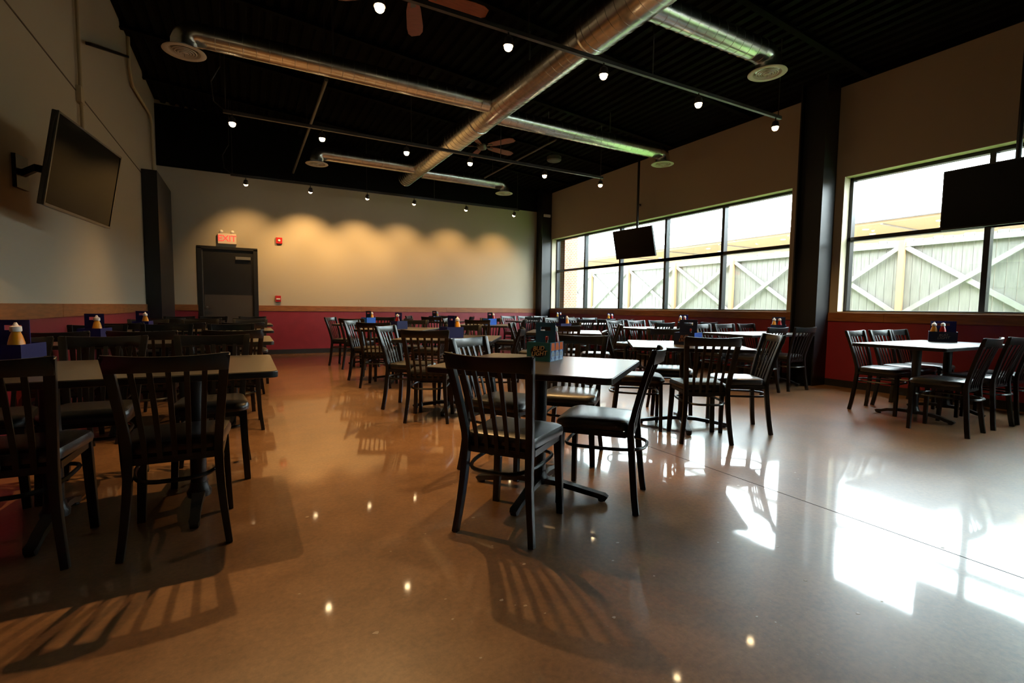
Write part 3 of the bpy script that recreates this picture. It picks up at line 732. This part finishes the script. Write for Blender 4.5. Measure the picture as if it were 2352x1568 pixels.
track(10.70, -.2, 6.0, 3.36, 'light track along the back wall', [.05, 1.19, 2.31, 3.33, 4.58, 5.86], 'track along the back wall', [(.66, .6), (.66, 1.25), (.64, 1.1), (.66, .75), (.66, .65), (.66, .6)], LAMP_WALL, 1.5)
track(7.28, -.2, 5.85, 3.36, 'light track crossing the middle of the room', [-.1, .97, 2.15, 3.18, 4.58, 5.80], 'middle track', [(-.1, .75), (.05, 1.2), (-.05, 1), (.1, .8), (0, .7), (.1, .7)], LAMP_FLOOR, 1.7)
track(3.92, -.2, 5.95, 3.36, 'light track nearest the camera', [-.1, .95, 2.07, 3.13, 4.47, 5.85], 'track nearest the camera', [(-.15, .8), (-.1, 1), (.1, 1), (.05, .8), (0, .7), (0, .7)], LAMP_FLOOR, 1.7)

# ------------------------------------------------------------------ ceiling fans
def fan(x, y, z, a0, lab):
    r = thing('ceiling_fan', (x, y, z), 0, lab, 'ceiling fan', 'cherry-bladed ceiling fans')
    part('downrod', MB().tube([(0, 0, .09), (0, 0, zc(x)-z-.02)], .013, 10), M['fanmetal'], r, smooth=True)
    part('motor_housing', MB().lathe([(.03, -.07), (.075, -.055), (.105, -.02), (.11, .03), (.08, .075), (.03, .10)], 24), M['fanmetal'], r, smooth=True)
    for k in range(5):
        a = a0+k*2*PI/5; X = Matrix.Rotation(a, 3, 'Z') @ Matrix.Rotation(-.22, 3, 'X')
        b = part('blade', MB().prism([(.17, -.05), (.30, -.072), (.60, -.085), (.70, -.078), (.76, -.045), (.76, .045), (.70, .078), (.60, .085), (.30, .072), (.17, .05)], -.003, .004, X), M['fanblade'], r)
        part('blade_iron', MB().prism([(.09, -.015), (.24, -.025), (.24, .025), (.09, .015)], -.010, -.003, X), M['fanmetal'], b)
fan(4.20, 9.02, 4.27, math.radians(-62), 'far ceiling fan with reddish blades beyond the main duct')
fan(1.42, 4.62, 4.0, math.radians(-2), 'near ceiling fan with dim reddish blades at the top of the picture')
tag(part('ceiling_speaker', MB().lathe([(.12, 4.14), (.15, 4.12), (.15, 4.05), (.13, 4.03)], 22, (5.76, 8.79, 0)), M['darkpipe'], smooth=True), 'round grey ceiling speaker above the middle light track', 'speaker')
bpy.data.objects['ceiling_speaker'].data.transform(Matrix.Translation((0, 0, .13)))

# pipes under the deck
tag(part('sprinkler_pipe', MB().tube([(.96, 6.75, 3.93), (.96, 11.72, 3.93)], .024, 10), M['darkpipe'], smooth=True), 'thin grey pipe left of the main duct, running to the back wall', 'pipe')
tag(part('gas_pipe', MB().tube([(4.72, 7.15, 3.95), (4.72, 10.0, 3.95)], .016, 10), M['darkpipe'], smooth=True), 'thin grey pipe beside the far ceiling fan', 'pipe')
for (x, y, z, o) in ((.96, 6.9, 3.93, 'sprinkler_pipe'), (.96, 9.0, 3.93, 'sprinkler_pipe'), (4.72, 7.4, 3.95, 'gas_pipe'), (4.72, 9.6, 3.95, 'gas_pipe')):
    part('hanger_rod', MB().tube([(x, y, z), (x, y, zc(x)-.02)], .005, 6), M['tracklight'], bpy.data.objects[o])

# ------------------------------------------------------------------ televisions
def tv(cx, cy, cz, yaw, tilt, w_, h_, lab, mount):
    r = thing('television', (cx, cy, cz), yaw, lab, 'television')     # +x local = screen normal
    X = Matrix.Rotation(tilt, 3, 'Y')
    part('housing', MB().box((-.036, -w_/2, -h_/2), (-.005, w_/2, h_/2), X), M['tv'], r, bevel=.006)
    m = MB(); b = .014
    for a, c in (((-.006, -w_/2, h_/2-b), (.004, w_/2, h_/2)), ((-.006, -w_/2, -h_/2), (.004, w_/2, -h_/2+b*1.3)), ((-.006, -w_/2, -h_/2), (.004, -w_/2+b, h_/2)), ((-.006, w_/2-b, -h_/2), (.004, w_/2, h_/2))): m.box(a, c, X)
    part('bezel', m, M['tv'], r)
    part('screen', MB().box((-.005, -w_/2+b, -h_/2+b), (0, w_/2-b, h_/2-b), X), M['screen'] if mount == 'wall' else M['screen2'], r)
    bk = MB(); bk.box((-.085, -.2, -.15), (-.036, .2, .15), X)
    if mount == 'wall':
        dx = cx-XL; bk.sweep([(-.07, 0, 0), (-dx*.55, -.18, 0), (-dx+.02, .05, 0)], .05, .03, (0, 0, 1)); bk.box((-dx+.001, -.06, -.12), (-dx+.03, .10, .12))
    else:
        zt = zc(cx)-cz-.01
        bk.tube([(-.10, 0, -.1), (-.10, 0, zt)], .024, 12); bk.box((-.13, -.06, -.12), (-.06, .06, .10)); bk.lathe([(.07, zt-.012), (.07, zt)], 16, (-.10, 0, 0))
    part('mount', bk, M['tv'], r)
    return r
tv(-1.04, 4.885, 2.022, -.122, .168, 1.1, .63, 'wall-mounted black television tilted down on the left wall', 'wall')
tv(6.86, 7.52, 2.395, 3.241, .242, 1.02, .585, 'black television hung on a ceiling pole before the long window', 'pole')
tv(6.66, 1.94, 2.28, PI, .0, 1.1, .63, 'black television hanging before the right-hand window at the picture edge', 'pole')

# ------------------------------------------------------------------ wall fittings
e = thing('exit_sign', (-.31, YB, 2.42), 0, 'white exit sign with lit red letters above the dark door', 'exit sign')
part('sign_housing', MB().box((-.165, -.075, -.105), (.165, -.0, .105)), M['exit'], e, bevel=.006)
o = link('lettering', text_mesh('EXIT', .175, M['exitred'], 0, .001, .92), e, (0, -.0775, 0)); o.rotation_euler = (PI/2, 0, 0)
for s in (-1, 1):
    hd = part('lamp_head', MB().lathe([(.02, -.03), (.034, .0), (.036, .02)], 14, (s*.10, -.06, .135), Matrix.Rotation(-1.0, 3, 'X') ), M['white'], e, smooth=True)
    part('lamp_arm', MB().tube([(s*.10, -.045, .10), (s*.10, -.05, .13)], .010, 8), M['white'], e)
f_ = thing('fire_strobe', (.66, YB, 2.46), 0, 'square red fire strobe with white lens high on the back wall', 'fire alarm')
part('red_body', MB().box((-.062, -.05, -.065), (.062, 0, .065)), M['firered'], f_, bevel=.005)
part('strobe_lens', MB().lathe([(.026, 0), (.024, .014), (.010, .022)], 14, (0, -.05, 0), Matrix.Rotation(PI/2, 3, 'X')), M['lens'], f_, smooth=True)
f_ = thing('fire_pull_station', (.62, YB, 1.21), 0, 'small red fire pull station right of the door, above the wood trim', 'fire alarm')
part('red_body', MB().box((-.055, -.05, -.065), (.055, 0, .065)), M['firered'], f_, bevel=.005)
part('pull_handle', MB().box((-.04, -.062, -.02), (.04, -.05, .008)), M['white'], f_, bevel=.003)
s_ = thing('emergency_light', (7.30, 11.44, 3.60), 0, 'small white emergency light on the back right corner column', 'emergency light')
part('light_body', MB().box((-.10, -.03, -.035), (.10, .02, .035)), M['white'], s_, bevel=.006)
part('lamp_lens', MB().lathe([(.022, 0), (.02, .01)], 12, (-.05, -.03, 0), Matrix.Rotation(PI/2, 3, 'X')), M['lens'], s_)
s_ = thing('security_camera', (XR, 8.0, 3.30), 0, 'tiny wall bracket camera above the long window by the television pole', 'camera')
part('bracket', MB().box((-.05, -.02, -.02), (0, .02, .02)), M['darkpipe'], s_); part('camera_body', MB().lathe([(.012, 0), (.026, .01), (.03, .05), (.02, .07)], 14, (-.07, 0, -.06)), M['diff'], s_, smooth=True)
# conduits on the left wall
tag(part('wall_conduit', MB().tube([(XL+.03, 6.62, 2.45), (XL+.03, 6.62, zc(XL)-.05)], .017, 10), M['tanpipe'], smooth=True), 'painted vertical conduit rising from the left wall television', 'conduit')
cb = bpy.data.objects['wall_conduit']
part('junction_box', MB().box((XL, 6.56, 3.10), (XL+.045, 6.68, 3.26)), M['tanpipe'], cb, bevel=.004)
tag(part('bent_conduit', MB().tube([(XL+.04, 9.15, zc(XL)-.06), (XL+.04, 9.15, 4.5), (XL+.04, 9.35, 4.32), (XL+.04, 10.9, 4.42), (XL+.04, 11.05, 4.3), (XL+.04, 11.05, 3.28)], .024, 10), M['tanpipe'], smooth=True), 'painted bent conduit in the upper left corner above the black casing', 'conduit')
tag(part('wall_brace', MB().sweep([(XL+.06, 6.85, 3.80), (XL+.06, 8.9, 4.55)], .05, .03, (1, 0, 0)), M['steel']), 'dark slanting steel brace high on the left wall', 'brace')
tag(part('wall_seam', MB().box((XL, YF, 3.20), (XL+.006, 10.05, 3.212)), M['dark_tan']), kind='structure')
